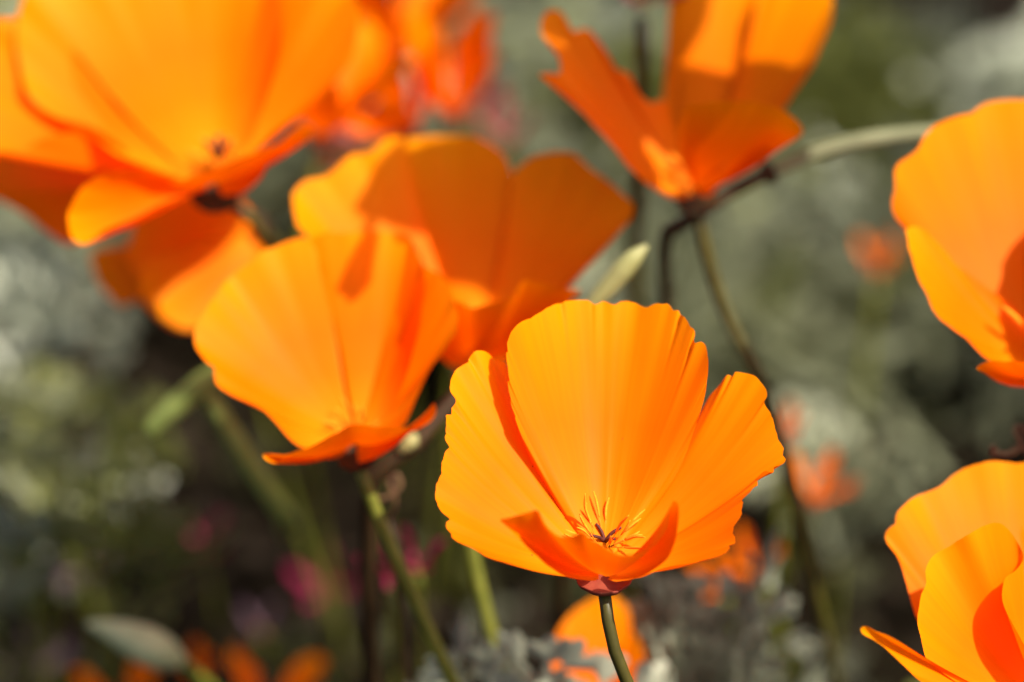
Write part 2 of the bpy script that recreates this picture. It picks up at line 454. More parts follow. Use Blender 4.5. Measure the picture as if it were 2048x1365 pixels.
# ---- main poppy -------------------------------------------------
def main_flower():
    Z = zoomed(1.696, 840, 560)
    base = (1207, 1138, 0)
    bw = P(*base)
    ax = (0.0, -0.08, 1)
    st = [P(1208, 1180, 0), P(1212, 1215, 0), P(1226, 1290, 1), P(1254, 1365, 3), P(1300, 1470, 8)]
    st += [foot(st[-1], .03, .02)]
    t = poppy("open orange poppy in sharp focus, stamens showing, dark red receptacle under it", st[-1])
    back = Z([(560, 860, 4), (480, 770, 5), (400, 650, 5), (340, 520, 4), (305, 400, 4), (294, 280, 4), (297, 200, 5), (330, 158, 6), (380, 130, 8), (440, 92, 10),
              (500, 70, 12), (560, 66, 13), (620, 70, 13.5), (654, 80, 13), (664, 80, 13), (685, 69, 13.2), (730, 73, 13), (760, 88, 12.5), (800, 82, 12), (850, 90, 11), (890, 120, 9.5), (918, 155, 8),
              (934, 180, 7), (934, 195, 6.6), (965, 218, 5.5), (977, 260, 4.5), (975, 330, 4), (965, 400, 4), (940, 480, 4), (890, 620, 5), (820, 740, 5), (740, 830, 4), (680, 880, 3)])
    petal(t, back, base, ax, bulge=0.10, ripple=0.42, cren=0.22, seed=3, mat=M_PETAL_M, ns=460, ntt=48, creases=11, side=-.16)
    left = Z([(560, 880, 4), (480, 740, 10), (380, 560, 14), (320, 420, 15), (305, 330, 14), (293, 285, 13), (250, 262, 11), (210, 248, 9), (180, 250, 8), (165, 268, 7.5), (160, 282, 7), (130, 300, 6), (105, 340, 4.5), (103, 375, 3.5),
              (120, 400, 3), (120, 415, 2.6), (105, 440, 2), (82, 470, 1), (81, 540, -1), (98, 568, -1.5), (84, 590, -2), (72, 650, -4), (56, 700, -5), (60, 750, -6.5), (76, 780, -7.5), (97, 797, -8), (102, 840, -9.5),
              (130, 880, -11), (165, 908, -12), (230, 945, -12.5), (330, 975, -11), (470, 1005, -8), (560, 1012, -5)])
    petal(t, left, base, ax, bulge=0.15, ripple=0.5, cren=0.26, seed=8, mat=M_PETAL_M, ns=340, ntt=44, creases=5)
    right = Z([(720, 870, 6), (830, 740, 9), (900, 600, 11), (940, 470, 12), (962, 405, 11.5), (1000, 365, 10.5), (1050, 332, 9.5), (1100, 322, 8.5), (1140, 333, 7.5), (1162, 355, 7), (1187, 392, 6), (1187, 412, 5.6), (1176, 425, 5.2), (1180, 440, 5), (1200, 475, 4),
               (1212, 530, 2.5), (1229, 580, 1), (1223, 615, 0), (1190, 638, -1), (1160, 650, -1.5), (1150, 664, -2), (1140, 690, -3), (1110, 730, -4.5), (1088, 765, -5.5), (1085, 810, -7), (1072, 838, -7.5),
               (1073, 880, -8.5), (1040, 920, -10), (980, 950, -11), (900, 970, -11), (820, 985, -9.5), (740, 1012, -6), (680, 1015, -4)])
    petal(t, right, base, ax, bulge=0.15, ripple=0.55, cren=0.26, seed=15, mat=M_PETAL_M, ns=340, ntt=44, creases=5)
    front = Z([(575, 1022, -6), (500, 1008, -10), (450, 982, -13), (400, 942, -16), (335, 885, -18), (285, 832, -19), (270, 813, -19), (290, 805, -19.3), (330, 795, -20), (392, 779, -20), (402, 782, -20.2), (412, 802, -20.5), (425, 830, -21), (445, 850, -21.5), (470, 868, -22), (515, 868, -23), (548, 857, -23), (562, 864, -23.2), (578, 885, -23.5),
               (620, 905, -24), (650, 922, -24), (680, 933, -24), (740, 928, -23), (800, 898, -21), (836, 850, -19), (848, 790, -17.5), (855, 757, -17), (864, 751, -16.5), (875, 762, -16), (877, 800, -15.5), (866, 880, -15), (835, 945, -13.5), (790, 985, -11), (730, 1014, -8), (670, 1024, -6)])
    petal(t, front, (1207, 1155, -4), ax, bulge=0.14, ripple=0.15, cren=0.08, seed=21, mat=M_PETAL_M, ns=220, ntt=36)
    receptacle(t, P(1207, 1152, 1), ax, .98)
    stem(t, st, 1.02, M_STEM)
    stamens(t, P(1210, 1090, 3), ax, 28, 7.2, 1.4, 5, (20, 80), 0.15, (0, .5, .1))
    for k in range(4):
        th = k * 1.57 + .5
        b = P(1210, 1085, 3)
        tube("stigma", [b, b + Vector((math.cos(th) * .0012, math.sin(th) * .0012, .0014)), b + Vector((math.cos(th) * .0030, math.sin(th) * .0024, .0022))],
             [.00035, .0003, .00022], M_STIGMA, t, 7)
main_flower()

# ---- poppy left of it -------------------------------------------
def flower_two():
    Z = zoomed(2.528, 360, 440)
    D = 42
    base = (712, 884, D)
    ax = (-0.05, -0.35, 1)
    z = lambda pts: [(x, y, D + d) for x, y, d in Z(pts)]
    st = [P(716, 930, D), P(730, 965, D + 1), P(762, 1050, D + 3), P(830, 1200, D + 8), P(905, 1365, D + 14), P(950, 1470, D + 20)]
    st += [foot(st[-1], .02, .03)]
    t = poppy("wide open orange poppy with a shadow across its upper petals, beside the sharp poppy", st[-1])
    petal(t, z([(700, 1100, 0), (560, 500, 12), (520, 250, 14), (600, 140, 13.5), (670, 85, 13), (780, 66, 13), (900, 64, 13), (1020, 60, 13), (1110, 62, 13), (1155, 78, 13), (1190, 150, 10), (1235, 280, 5), (1225, 500, 1), (1140, 800, -1), (1010, 1090, -1)]),
          base, ax, 0.10, .5, .2, 31, side=-.15)
    petal(t, z([(800, 1130, -2), (610, 1150, -8), (500, 1050, -9), (430, 980, -9), (380, 940, -9), (280, 890, -8), (212, 850, -7), (178, 795, -5.5), (180, 742, -4.5), (140, 718, -3), (95, 660, -2), (73, 590, 0), (82, 540, 1.5), (122, 480, 3), (190, 370, 6), (260, 280, 8), (340, 226, 9), (385, 205, 9.5), (410, 170, 10),
                 (480, 136, 10.5), (560, 106, 11), (640, 92, 11), (680, 140, 11), (740, 330, 10), (800, 600, 8), (860, 900, 3), (900, 1080, 0)]),
          base, ax, 0.13, .5, .2, 32)
    petal(t, z([(960, 1080, 4), (1040, 750, 10), (1060, 500, 13), (1070, 330, 14), (1100, 240, 13), (1150, 212, 12), (1220, 228, 9), (1290, 265, 6), (1350, 312, 3.5), (1385, 390, 1.5), (1407, 470, 0), (1392, 560, -2), (1340, 660, -4), (1280, 740, -6), (1218, 830, -7), (1170, 950, -6), (1120, 1050, -4), (980, 1120, -1)]),
          base, ax, 0.13, .4, .2, 33)
    petal(t, z([(760, 1210, -4), (620, 1200, -11), (560, 1205, -14), (520, 1218, -16), (480, 1230, -17), (432, 1212, -17), (417, 1186, -17), (470, 1180, -17), (540, 1175, -17), (600, 1157, -17), (690, 1130, -18), (780, 1090, -19), (835, 1052, -19), (900, 1036, -19), (1000, 1050, -19), (1120, 1052, -17),
                 (1190, 1035, -15), (1250, 985, -13), (1285, 925, -12), (1297, 960, -12), (1270, 1005, -12), (1180, 1060, -12), (1080, 1150, -10), (980, 1210, -6), (900, 1230, -3)]),
          base, ax, 0.26, .2, .1, 34)
    receptacle(t, P(714, 912, D), ax, .75, M_STEM_B)
    stem(t, st, 1.2, M_STEM_G)
    stamens(t, P(705, 862, D), ax, 12, 4.5, 1.2, 7, (20, 65), .22)
flower_two()

# ---- shaded poppy behind ---------------------------------------
def flower_three():
    Z = zoomed(2.768, 560, 240)
    D = 66
    base = (955, 735, D)
    ax = (0.05, -0.2, 1)
    z = lambda pts: [(x, y, D + d) for x, y, d in Z(pts)]
    st = [P(955, 770, D), P(945, 900, D + 2), P(942, 1080, D + 4), P(970, 1220, D + 6), P(1012, 1365, D + 9), P(1040, 1460, D + 12)]
    st += [foot(st[-1], .0, .02)]
    t = poppy("orange poppy with two shaded red-orange back petals and one sunlit side petal", st[-1])
    petal(t, z([(700, 950, 6), (720, 600, 14), (672, 330, 16), (676, 160, 16), (700, 104, 16), (780, 90, 16), (900, 84, 16), (1050, 95, 16), (1160, 138, 15.5), (1240, 200, 15), (1278, 265, 14.5), (1288, 400, 14), (1262, 650, 13), (1240, 850, 10), (1150, 1040, 5)]),
          base, ax, 0.10, .3, .12, 41, side=-.16)
    petal(t, z([(900, 1200, -4), (600, 1000, -6), (300, 780, -6), (150, 630, -4), (85, 540, -2), (68, 460, 0), (80, 400, 1.5), (130, 340, 3), (190, 322, 4), (250, 310, 5), (330, 250, 6), (400, 192, 7.5), (460, 182, 8), (515, 172, 8.5), (560, 125, 9.5), (610, 110, 10), (672, 108, 10.5), (686, 200, 10), (700, 350, 9.5), (725, 500, 9), (745, 650, 8), (790, 800, 6), (880, 1000, 3)]),
          base, ax, 0.15, .45, .2, 42)
    petal(t, z([(1150, 1100, 6), (1240, 850, 11), (1275, 500, 13), (1290, 330, 13), (1340, 240, 13), (1400, 203, 13), (1500, 190, 12.5), (1620, 195, 12), (1700, 250, 10), (1800, 330, 7.5), (1900, 410, 4.5), (1945, 462, 3), (1940, 530, 1), (1880, 610, -1.5), (1800, 700, -4), (1700, 800, -6), (1600, 885, -8), (1540, 940, -9), (1400, 1050, -8), (1220, 1220, -4)]),
          base, ax, 0.14, .35, .2, 43)
    petal(t, z([(930, 1350, -3), (860, 1280, -8), (830, 1150, -13), (900, 1040, -17), (980, 1003, -19), (1060, 1040, -21), (1180, 1012, -21), (1300, 965, -19), (1345, 900, -18), (1430, 910, -17), (1500, 922, -16), (1560, 938, -15), (1620, 935, -14), (1668, 940, -14), (1620, 975, -14), (1520, 1040, -14), (1420, 1180, -12), (1300, 1320, -7), (1180, 1390, -3)]),
          base, ax, 0.28, .2, .1, 44)
    receptacle(t, P(955, 768, D), ax, .9)
    stem(t, st, 1.25, M_STEM_G)
    stamens(t, P(955, 715, D), ax, 14, 9.5, 1.2, 9, (10, 50), .38)
flower_three()

# ---- torn shaded poppy at the top --------------------------------
def flower_four():
    Z = zoomed(3.1015, 1050, 0)
    D = 70
    base = (1392, 385, D)
    ax = (-0.02, -0.1, 1)
    z = lambda pts: [(x, y, D + d) for x, y, d in Z(pts)]
    st = [P(1398, 412, D), P(1402, 450, D), P(1425, 550, D + 2), P(1462, 650, D + 4), P(1515, 745, D + 6), P(1565, 900, D + 12), P(1600, 1050, D + 16)]
    st += [foot(st[-1], .03, .03)]
    t = poppy("torn orange poppy in shade with a notched petal and small sunlit spots", st[-1])
    petal(t, z([(1000, 1230, 2), (930, 1000, 10), (870, 750, 15), (862, 560, 17), (880, 300, 20), (892, 100, 22), (920, -60, 23), (1000, -170, 24), (1130, -220, 24), (1300, -230, 24), (1420, -190, 23), (1490, -60, 21), (1490, 150, 18), (1430, 450, 14), (1350, 750, 9), (1200, 1100, 4)]),
          base, ax, .08, .4, .2, 51, side=-.14)
    petal(t, z([(960, 1235, -2), (900, 1228, -4), (800, 1170, -6), (720, 1105, -7), (620, 1008, -8), (560, 930, -9), (420, 780, -11), (280, 610, -12), (160, 515, -12), (88, 462, -12), (150, 455, -11.5), (212, 458, -10.5), (222, 430, -9.5), (205, 365, -8.5), (160, 300, -7), (116, 220, -5.5), (108, 120, -4), (150, 66, -3), (210, 55, -2.5), (248, 88, -2.5), (262, 150, -2), (268, 185, -1.5), (310, 197, -1), (345, 180, -.5), (392, 175, 0), (430, 230, 0), (480, 310, 0), (520, 372, 0), (556, 430, 0), (640, 462, 1),
                 (690, 540, 1), (735, 612, 2), (790, 640, 3), (850, 620, 5), (920, 800, 5), (1000, 1050, 4)]),
          base, ax, .12, .3, .12, 52)
    petal(t, z([(1100, 1200, 4), (1280, 900, 8), (1360, 600, 12), (1410, 350, 14), (1440, 100, 16), (1500, -80, 17), (1620, -150, 16), (1760, -140, 14), (1870, -70, 11), (1910, 40, 9), (1900, 140, 7), (1840, 285, 5), (1765, 450, 3), (1660, 600, 1), (1590, 700, 0), (1440, 900, -1), (1250, 1120, -1)]),
          base, ax, .14, .3, .15, 53)
    petal(t, z([(1060, 1230, -5), (1040, 1160, -9), (1000, 1020, -14), (955, 880, -18), (950, 800, -19), (975, 720, -20), (1005, 662, -21), (1080, 645, -21.5), (1180, 638, -22), (1300, 630, -22), (1400, 640, -21.5), (1500, 660, -20.5), (1600, 690, -19.5), (1670, 730, -18.5), (1718, 790, -18), (1712, 832, -17.5), (1640, 842, -17), (1560, 825, -16.5), (1500, 835, -16), (1400, 950, -13), (1300, 1060, -9), (1200, 1160, -5), (1140, 1220, -3)]),
          base, ax, .18, .2, .1, 54)
    receptacle(t, P(1396, 405, D), ax, .85, M_STEM_B)
    stem(t, st, 1.2, M_STEM)
    stamens(t, P(1392, 360, D), ax, 12, 9, 1.2, 10, (10, 50), .38)
flower_four()

# ---- large near poppy, upper left ---------------------------------
def flower_one():
    Z = zoomed(2.068, 0, 0)
    D = 72
    base = (430, 362, D)
    ax = (0.08, -0.42, 1)
    z = lambda pts: [(x, y, D + d) for x, y, d in Z(pts)]
    st = [P(445, 398, D), P(490, 420, D + 2), P(530, 480, D + 6), P(575, 620, D + 40), P(620, 800, D + 120), ground_at(650, 950)]
    t = poppy("large blurred orange poppy, the widest one, with a curled glossy lower petal", st[-1])
    petal(t, z([(700, 700, 2), (600, 690, 2), (500, 608, 3), (400, 538, 4), (300, 508, 5), (200, 470, 6), (120, 400, 7.5), (80, 280, 9.5), (60, 150, 12), (80, 40, 14), (140, -80, 16), (280, -180, 18), (480, -240, 20), (700, -270, 21), (900, -240, 21), (1070, -160, 17), (1160, 0, 11), (1150, 250, 5), (1040, 580, 1)]),
          base, ax, .09, .7, .3, 61, side=-.14)
    petal(t, z([(1000, 700, 4), (1060, 400, 12), (1080, 150, 18), (1110, -50, 20), (1220, -160, 18), (1340, -170, 14), (1440, -90, 12), (1475, 0, 10), (1495, 60, 9), (1490, 130, 8), (1455, 240, 6), (1400, 325, 4), (1300, 425, 2), (1200, 500, 0), (1120, 560, -1), (1000, 690, -2)]),
          base, ax, .14, .5, .25, 62)
    petal(t, z([(820, 760, -2), (600, 690, -4), (480, 640, -3), (340, 545, 0), (200, 558, 0), (100, 598, 0), (0, 628, 0), (-90, 640, 1), (-180, 580, 3), (-230, 450, 6), (-240, 300, 10), (-220, 180, 13), (-150, 110, 15), (-80, 110, 15), (80, 70, 15), (250, 150, 14), (500, 450, 9), (760, 700, 2)]),
          base, ax, .10, .6, .25, 63)
    petal(t, z([(840, 790, -5), (700, 830, -9), (560, 900, -13), (420, 960, -17), (380, 1002, -19), (340, 1012, -20), (300, 985, -20), (283, 900, -20), (310, 820, -19), (360, 760, -18), (440, 718, -16), (540, 702, -13), (620, 700, -11), (700, 730, -8), (800, 760, -4)]),
          base, ax, .10, .3, .1, 64, side=-.3, label="curled glossy lower petal")
    petal(t, z([(800, 800, -4), (740, 790, -10), (700, 752, -15), (760, 738, -17), (830, 718, -19), (950, 682, -20), (1080, 622, -19), (1160, 586, -18), (1250, 520, -17), (1288, 530, -16), (1275, 575, -15), (1230, 602, -14), (1130, 650, -13), (1080, 740, -10), (1000, 800, -6), (920, 810, -3)]),
          base, ax, .22, .2, .1, 65)
    petal(t, z([(820, 780, 6), (600, 690, 16), (400, 610, 24), (200, 560, 30), (0, 560, 33), (-100, 600, 34), (-180, 700, 33), (-150, 780, 31), (-70, 815, 30), (0, 835, 29), (100, 885, 27), (200, 965, 25), (290, 1010, 22), (380, 960, 19), (560, 880, 13), (760, 800, 7)]),
          base, ax, .05, .4, .2, 66)
    receptacle(t, P(430, 388, D), ax, .95, M_STEM_B)
    stem(t, st, .95, M_STEM)
    stamens(t, P(436, 325, D), ax, 12, 4.5, 1.3, 12, (20, 60), .25)
    for k in range(4):
        b = P(438, 325, D)
        th = k * 1.57
        tube("stigma", [b, b + Vector((math.cos(th) * .001, math.sin(th) * .001, .003)), b + Vector((math.cos(th) * .0022, math.sin(th) * .0022, .0045))], [.0005, .0005, .0004], M_STIGMA, t, 6)
flower_one()

# ---- right edge poppy ---------------------------------------------
def flower_five():
    Z = zoomed(2.133, 1680, 160)
    D = 38
    base = (2105, 742, D)
    ax = (-0.05, -0.3, 1)
    z = lambda pts: [(x, y, D + d) for x, y, d in Z(pts)]
    st = [P(2106, 770, D), P(2100, 900, D + 6), P(2085, 1100, D + 20), P(2080, 1300, D + 40)]
    st += [foot(st[-1], .0, .03)]
    t = poppy("cup shaped orange poppy with a shaded lower half, against grey-green foliage", st[-1])
    petal(t, z([(800, 1230, 2), (600, 1000, 6), (430, 740, 8), (300, 640, 6), (240, 590, 5), (221, 530, 5), (232, 470, 5.5), (230, 400, 6), (245, 365, 6.5), (330, 300, 8), (360, 240, 9), (400, 200, 10), (480, 163, 11), (560, 140, 12), (615, 98, 13), (720, 85, 14), (850, 92, 14.5), (960, 150, 14), (1010, 300, 12), (1020, 600, 9), (980, 1000, 4)]),
          base, ax, .10, .45, .25, 71, side=-.14)
    petal(t, z([(820, 1270, -3), (650, 1205, -7), (520, 1085, -9), (420, 1002, -9), (340, 880, -8), (300, 750, -6), (284, 640, -3.5), (330, 620, -2), (420, 700, 0), (520, 800, 2), (640, 900, 3), (760, 1000, 3), (860, 1150, 1)]),
          base, ax, .10, .3, .15, 72, side=-.1)
    petal(t, z([(1000, 1230, 2), (1000, 900, 6), (960, 600, 9), (980, 450, 4), (1060, 360, -4), (1180, 330, -13), (1320, 340, -24), (1420, 430, -30), (1430, 620, -28), (1360, 820, -22), (1240, 1020, -14), (1120, 1180, -7)]),
          base, ax, .14, .4, .25, 73)
    petal(t, z([(860, 1310, -3), (760, 1310, -9), (690, 1298, -12), (620, 1258, -15), (583, 1226, -16), (625, 1203, -17), (720, 1205, -18), (820, 1200, -18), (950, 1180, -18), (1080, 1160, -16), (1160, 1120, -14), (1190, 1150, -13), (1140, 1230, -10), (1050, 1300, -6), (980, 1310, -3)]),
          base, ax, .24, .2, .1, 74)
    receptacle(t, P(2106, 765, D), ax, .9)
    stem(t, st, 1.1, M_STEM)
    stamens(t, P(2100, 715, D), ax, 14, 9.5, 1.3, 13, (8, 50), .4)
flower_five()

# ---- bottom right poppy --------------------------------------------
def flower_six():
    Z = zoomed(2.505, 1680, 820)
    D = 10
    base = (2098, 1432, D)
    ax = (-0.12, -0.05, 1)
    z = lambda pts: [(x, y, D + d) for x, y, d in Z(pts)]
    st = [P(2100, 1465, D), P(2110, 1600, D + 10), P(2130, 1750, D + 25)]
    st += [foot(st[-1], .01, .01)]
    t = poppy("orange poppy with a thin spreading petal and upright folded petals, over dark soil", st[-1])
    petal(t, z([(900, 1500, 3), (600, 1340, 6), (390, 1060, 8), (340, 900, 9), (296, 750, 10), (233, 655, 10.5), (233, 612, 11), (245, 588, 11), (278, 570, 11.5), (284, 515, 12), (320, 482, 13), (400, 422, 15), (500, 382, 16), (560, 330, 17), (640, 286, 18), (720, 271, 19), (860, 268, 20), (1000, 280, 20), (1140, 340, 19), (1220, 460, 17), (1230, 700, 14), (1180, 1100, 9), (1100, 1450, 4)]),
          base, ax, .09, .45, .25, 81, side=-.14)
    petal(t, z([(860, 1520, -4), (550, 1357, -9), (455, 1300, -9.5), (425, 1230, -9), (400, 1130, -8), (388, 1065, -7), (405, 930, -5), (430, 868, -4), (427, 795, -3), (470, 730, -2), (555, 680, -2), (650, 622, -3), (755, 570, -2), (805, 568, -2), (860, 618, -1.5), (900, 690, -1), (914, 745, -1), (885, 798, -2), (832, 838, -3.5), (814, 900, -5), (820, 980, -6), (868, 1080, -7), (930, 1190, -7), (1000, 1320, -6), (1040, 1480, -4)]),
          base, ax, .10, .3, .12, 82, side=-.08)
    petal(t, z([(900, 1580, -6), (620, 1500, -12), (470, 1400, -16), (370, 1335, -19), (280, 1240, -21), (170, 1150, -23), (118, 1122, -24), (110, 1092, -24), (135, 1084, -24), (180, 1108, -23.5), (225, 1128, -23), (320, 1178, -21), (440, 1256, -17), (560, 1350, -13), (760, 1480, -8)]),
          base, ax, .06, .2, .1, 83)
    petal(t, z([(1050, 1480, 3), (950, 1200, 12), (885, 900, 15), (880, 720, 16), (915, 600, 17), (1000, 540, 18), (1130, 560, 18), (1260, 680, 17), (1330, 860, 14), (1320, 1060, 10), (1260, 1260, 5), (1160, 1460, 1)]),
          base, ax, .14, .3, .2, 84)
    receptacle(t, P(2100, 1458, D), ax, .9)
    stem(t, st, 1.05, M_STEM)
flower_six()

# ------------------------------------------------------------------ small / distant flowers, built round their own axis
def round_flower(name, label, cat, group, c, axis, size, opening, mat, rz=0.0, npet=4, seed=0, stem_r=1.0, stem_mat=None, foot_d=(0, .02), ns=40, ntt=12, wide=1.0, path=None):
    """c: world base of the cup; size: petal length in mm; opening: degrees between petal and axis"""
    axis = Vector(axis).normalized()
    a = axis.orthogonal().normalized(); b = axis.cross(a)
    f = Vector((c.x + foot_d[0], c.y + foot_d[1], -.002))
    t = thing(name, label, cat, f, group)
    r = random.Random(seed)
    op = math.radians(opening)
    for k in range(npet):
        ph = rz + 2 * math.pi * k / npet + r.uniform(-.12, .12)
        o_k = op * r.uniform(.8, 1.2)
        pts = []
        for i in range(13):
            th = math.radians(-78 + 156 * i / 12)
            L = size / 1000 * (0.25 + 0.75 * math.cos(th) ** .55) * r.uniform(.94, 1.05)
            lw = math.sin(th) * L * .95 * wide
            ll = math.cos(th) * L
            rho = ll * math.sin(o_k) + .001
            hgt = ll * math.cos(o_k)
            ang = ph + lw / max(rho + .012, .012) * .72
            rr = math.hypot(rho, lw * .35)
            e = a * math.cos(ang) + b * math.sin(ang)
            pts.append(c + e * rr + axis * (hgt + abs(lw) * .12))
        petal(t, pts, c, axis, .16, .5, .15, seed * 10 + k, mat, ns, ntt, world=True)
    receptacle(t, c - axis * .0005, axis, size / 42)
    mid = c - axis * .035
    g = Vector((mid.x + (f.x - mid.x) * .4, mid.y + (f.y - mid.y) * .4, mid.z * .45))
    stem(t, [c - axis * .003, c - axis * .012] + ([c + Vector(q) for q in path] if path else [mid, g]) + [f], stem_r, stem_mat or M_STEM_G)
    return t

FAR = "orange poppies"
def far(px, py, d, label, size=26, axis=(0, -.2, 1), opening=40, rz=0., seed=0, mat=None, **k):
    return round_flower("orange_poppy", label, "poppy", FAR, P(px, py, d), axis, size, opening, mat or M_PETAL, rz, 4, seed, **k)

def flower_eight():
    D = 108
    base = (515, 455, D)
    ax = (-1, -.35, -.25)
    z = lambda pts: [(x, y, D + d) for x, y, d in pts]
    st = [P(517, 452, D), P(545, 470, D + 1), P(570, 560, D + 30), P(580, 760, D + 110), ground_at(590, 960)]
    t = poppy("blurred nodding orange poppy half in shadow, tucked under the largest poppy", st[-1])
    petal(t, z([(500, 420, 2), (440, 362, 6), (370, 352, 8), (305, 385, 9), (262, 450, 8), (255, 520, 6), (290, 560, 2), (350, 560, -2), (430, 520, -3), (490, 470, -2)]), base, ax, .12, .4, .2, 91)
    petal(t, z([(480, 440, -2), (400, 480, -8), (300, 520, -12), (280, 570, -13), (320, 630, -12), (375, 660, -10), (440, 640, -8), (500, 580, -5), (535, 510, -3), (530, 470, -1)]), base, ax, .10, .4, .2, 92)
    petal(t, z([(480, 470, 8), (380, 470, 14), (260, 500, 16), (215, 495, 15), (186, 520, 14), (200, 570, 12), (235, 606, 10), (268, 600, 8), (330, 560, 6), (440, 500, 3)]), base, ax, .08, .4, .2, 93)
    petal(t, z([(500, 490, 4), (400, 540, 8), (300, 560, 10), (270, 580, 10), (300, 620, 8), (360, 660, 6), (430, 640, 4), (500, 540, 2)]), base, ax, .08, .4, .2, 94)
    receptacle(t, P(519, 453, D), ax, .8, M_STEM_B)
    stem(t, st, .95, M_STEM)
flower_eight()
def flower_nine():
    D = 80
    base = (1205, 1475, D)
    ax = (.05, -.2, 1)
    z = lambda pts: [(x, y, D + d) for x, y, d in pts]
    st = [P(1206, 1492, D), P(1210, 1560, D + 5), P(1220, 1700, D + 20)]
    st += [foot(st[-1], .0, .01)]
    t = poppy("orange poppy partly hidden behind the stem of the sharp poppy", st[-1])
    petal(t, z([(1180, 1460, 2), (1120, 1400, 5), (1098, 1320, 7), (1122, 1255, 9), (1165, 1210, 10), (1215, 1192, 11), (1250, 1210, 10), (1262, 1260, 8), (1255, 1360, 6), (1220, 1460, 2)]), base, ax, .1, .4, .2, 95)
    petal(t, z([(1210, 1470, 2), (1235, 1380, 5), (1245, 1290, 6), (1265, 1265, 5), (1288, 1300, 2), (1300, 1370, -1), (1280, 1430, -3), (1230, 1480, -3)]), base, ax, .1, .4, .2, 96)
    petal(t, z([(1190, 1490, -3), (1130, 1460, -8), (1105, 1400, -11), (1120, 1365, -13), (1180, 1375, -14), (1230, 1385, -14), (1275, 1390, -12), (1270, 1440, -9), (1225, 1490, -4)]), base, ax, .2, .3, .2, 97)
    receptacle(t, P(1206, 1488, D), ax, .7)
    stem(t, st, 1.1, M_STEM_G)
flower_nine()
far(905, 225, 180, "blurred upright orange poppy between the torn poppy and the largest poppy", 25, (.05, -.3, 1), 24, .2, 3)
far(810, 262, 170, "blurred orange poppy just above the shaded back petals", 26, (-.3, -.3, .8), 34, .9, 4)
far(640, 275, 150, "blurred dusky orange poppy behind the rim of the largest poppy", 28, (.2, .2, 1), 40, .4, 5)
far(800, 105, 210, "dark orange poppy at the back behind the largest poppy", 32, (0, .3, 1), 50, .1, 6)
far(1630, 1000, 165, "small distant orange poppy among silvery leaves beside the sharp poppy", 12, (.2, -.2, 1), 34, .5, 7)
far(1568, 882, 170, "tiny distant yellow-orange poppy bud opening behind the sharp poppy", 9, (0, 0, 1), 22, .5, 8)
far(1510, 1145, 150, "distant red-orange poppy low behind the sharp poppy's right petal", 10, (-.3, -.3, 1), 45, .9, 9)
far(1445, 1180, 140, "distant deep orange poppy touching the sharp poppy's lower rim", 9, (-.2, -.4, 1), 40, .2, 10)
far(1755, 545, 260, "faint distant orange poppy beside the cup shaped poppy", 10, (.1, .3, 1), 30, .2, 11)
far(540, 1445, 170, "dark orange poppy low down among shadows beside the pale bud", 18, (.2, .1, 1), 52, .2, 12)
far(405, 1365, 180, "small bright orange poppy beside the pale bud", 10, (-.2, 0, 1), 20, .8, 13)
far(250, 1450, 190, "orange poppy glowing under the pale bud", 17, (0, -.2, 1), 45, .4, 14)
# unseen poppies added beyond the picture's edge to cast shadows on flowers in view
def shader(px, py, d, dist, label, size, opening, axis, rz, seed):
    c = P(px, py, d) + SUN_DIR * dist - Vector(axis).normalized() * (size * .0006)
    return round_flower("orange_poppy", label, "poppy", FAR, c, axis, size, opening, M_PETAL, rz, 4, seed, foot_d=(.2, .26), ns=60, ntt=16, path=[(-.003, .03, -.012), (-.002, .06, -.016), (.05, .11, -.05), (.14, .18, -.15)])
shader(1235, 105, 70, .15, "unseen tall orange poppy added to shade the torn poppy", 40, 80, (.2, -.6, .75), .3, 31)
shader(1025, 468, 82, .15, "unseen tall orange poppy added to shade the back petals", 37, 80, (.2, -.6, .75), .8, 32)

shader(706, 492, 55, .12, "small orange poppy standing over the wide open poppy's upper petals", 13, 70, (.1, -.75, .6), .4, 33)

SM = "small pink and mauve flowers"
def small(px, py, d, name, label, mat, size=14, opening=48, seed=0, axis=(0, -.4, 1), thick=.7, **k):
    return round_flower(name, label, "flower", SM, P(px, py, d), axis, size, opening, mat, seed * .4, 4, seed + 40, stem_r=thick, ns=28, ntt=9, **k)
small(955, 220, 210, "pink_flower", "coral pink flower beside the upright blurred poppy", M_PINK, 13, 26, 1)
small(1010, 280, 240, "pink_flower", "pale pink flower drooping below the coral pink one", M_PINK, 12, 36, 2)
small(730, 275, 200, "pink_flower", "rose red flower above the sunlit side petal", M_PINK, 13, 42, 3)
small(640, 335, 160, "peach_flower", "pale peach flower beside the rim of the largest poppy", M_PEACH, 12, 26, 4, axis=(.5, -.3, .6))
small(1285, 10, 95, "pink_flower", "bright red-pink flower on the tall dark stem behind the torn poppy", M_PINK, 9, 55, 5, axis=(0, .1, 1), stem_mat=M_STEM, thick=1.4)
small(775, 1140, 100, "magenta_flower", "magenta flower crossed by a green stem in the shade", M_MAGENTA, 8, 40, 6)
small(835, 1135, 100, "magenta_flower", "deep crimson flower just beside the magenta one", M_MAGENTA, 8, 32, 7)
small(410, 1095, 220, "magenta_flower", "dim crimson flower deep in the shadows", M_MAGENTA, 9, 50, 8)
small(160, 1140, 250, "mauve_flower", "dusty mauve flower at the edge of the dark hollow", M_MAUVE, 14, 50, 9)
small(75, 1340, 240, "mauve_flower", "mauve flower low in the corner beneath the other pale flowers", M_MAUVE, 13, 50, 10)
small(25, 1190, 260, "pink_flower", "pale pink flower beside the mauve one", M_PEACH, 9, 45, 11)
small(520, 1260, 240, "magenta_flower", "dull pink flower above the shadowed orange poppy", M_MAUVE, 8, 45, 12)
small(640, 1180, 260, "magenta_flower", "dark wine red flower near the hidden stem", M_MAGENTA, 10, 50, 13)

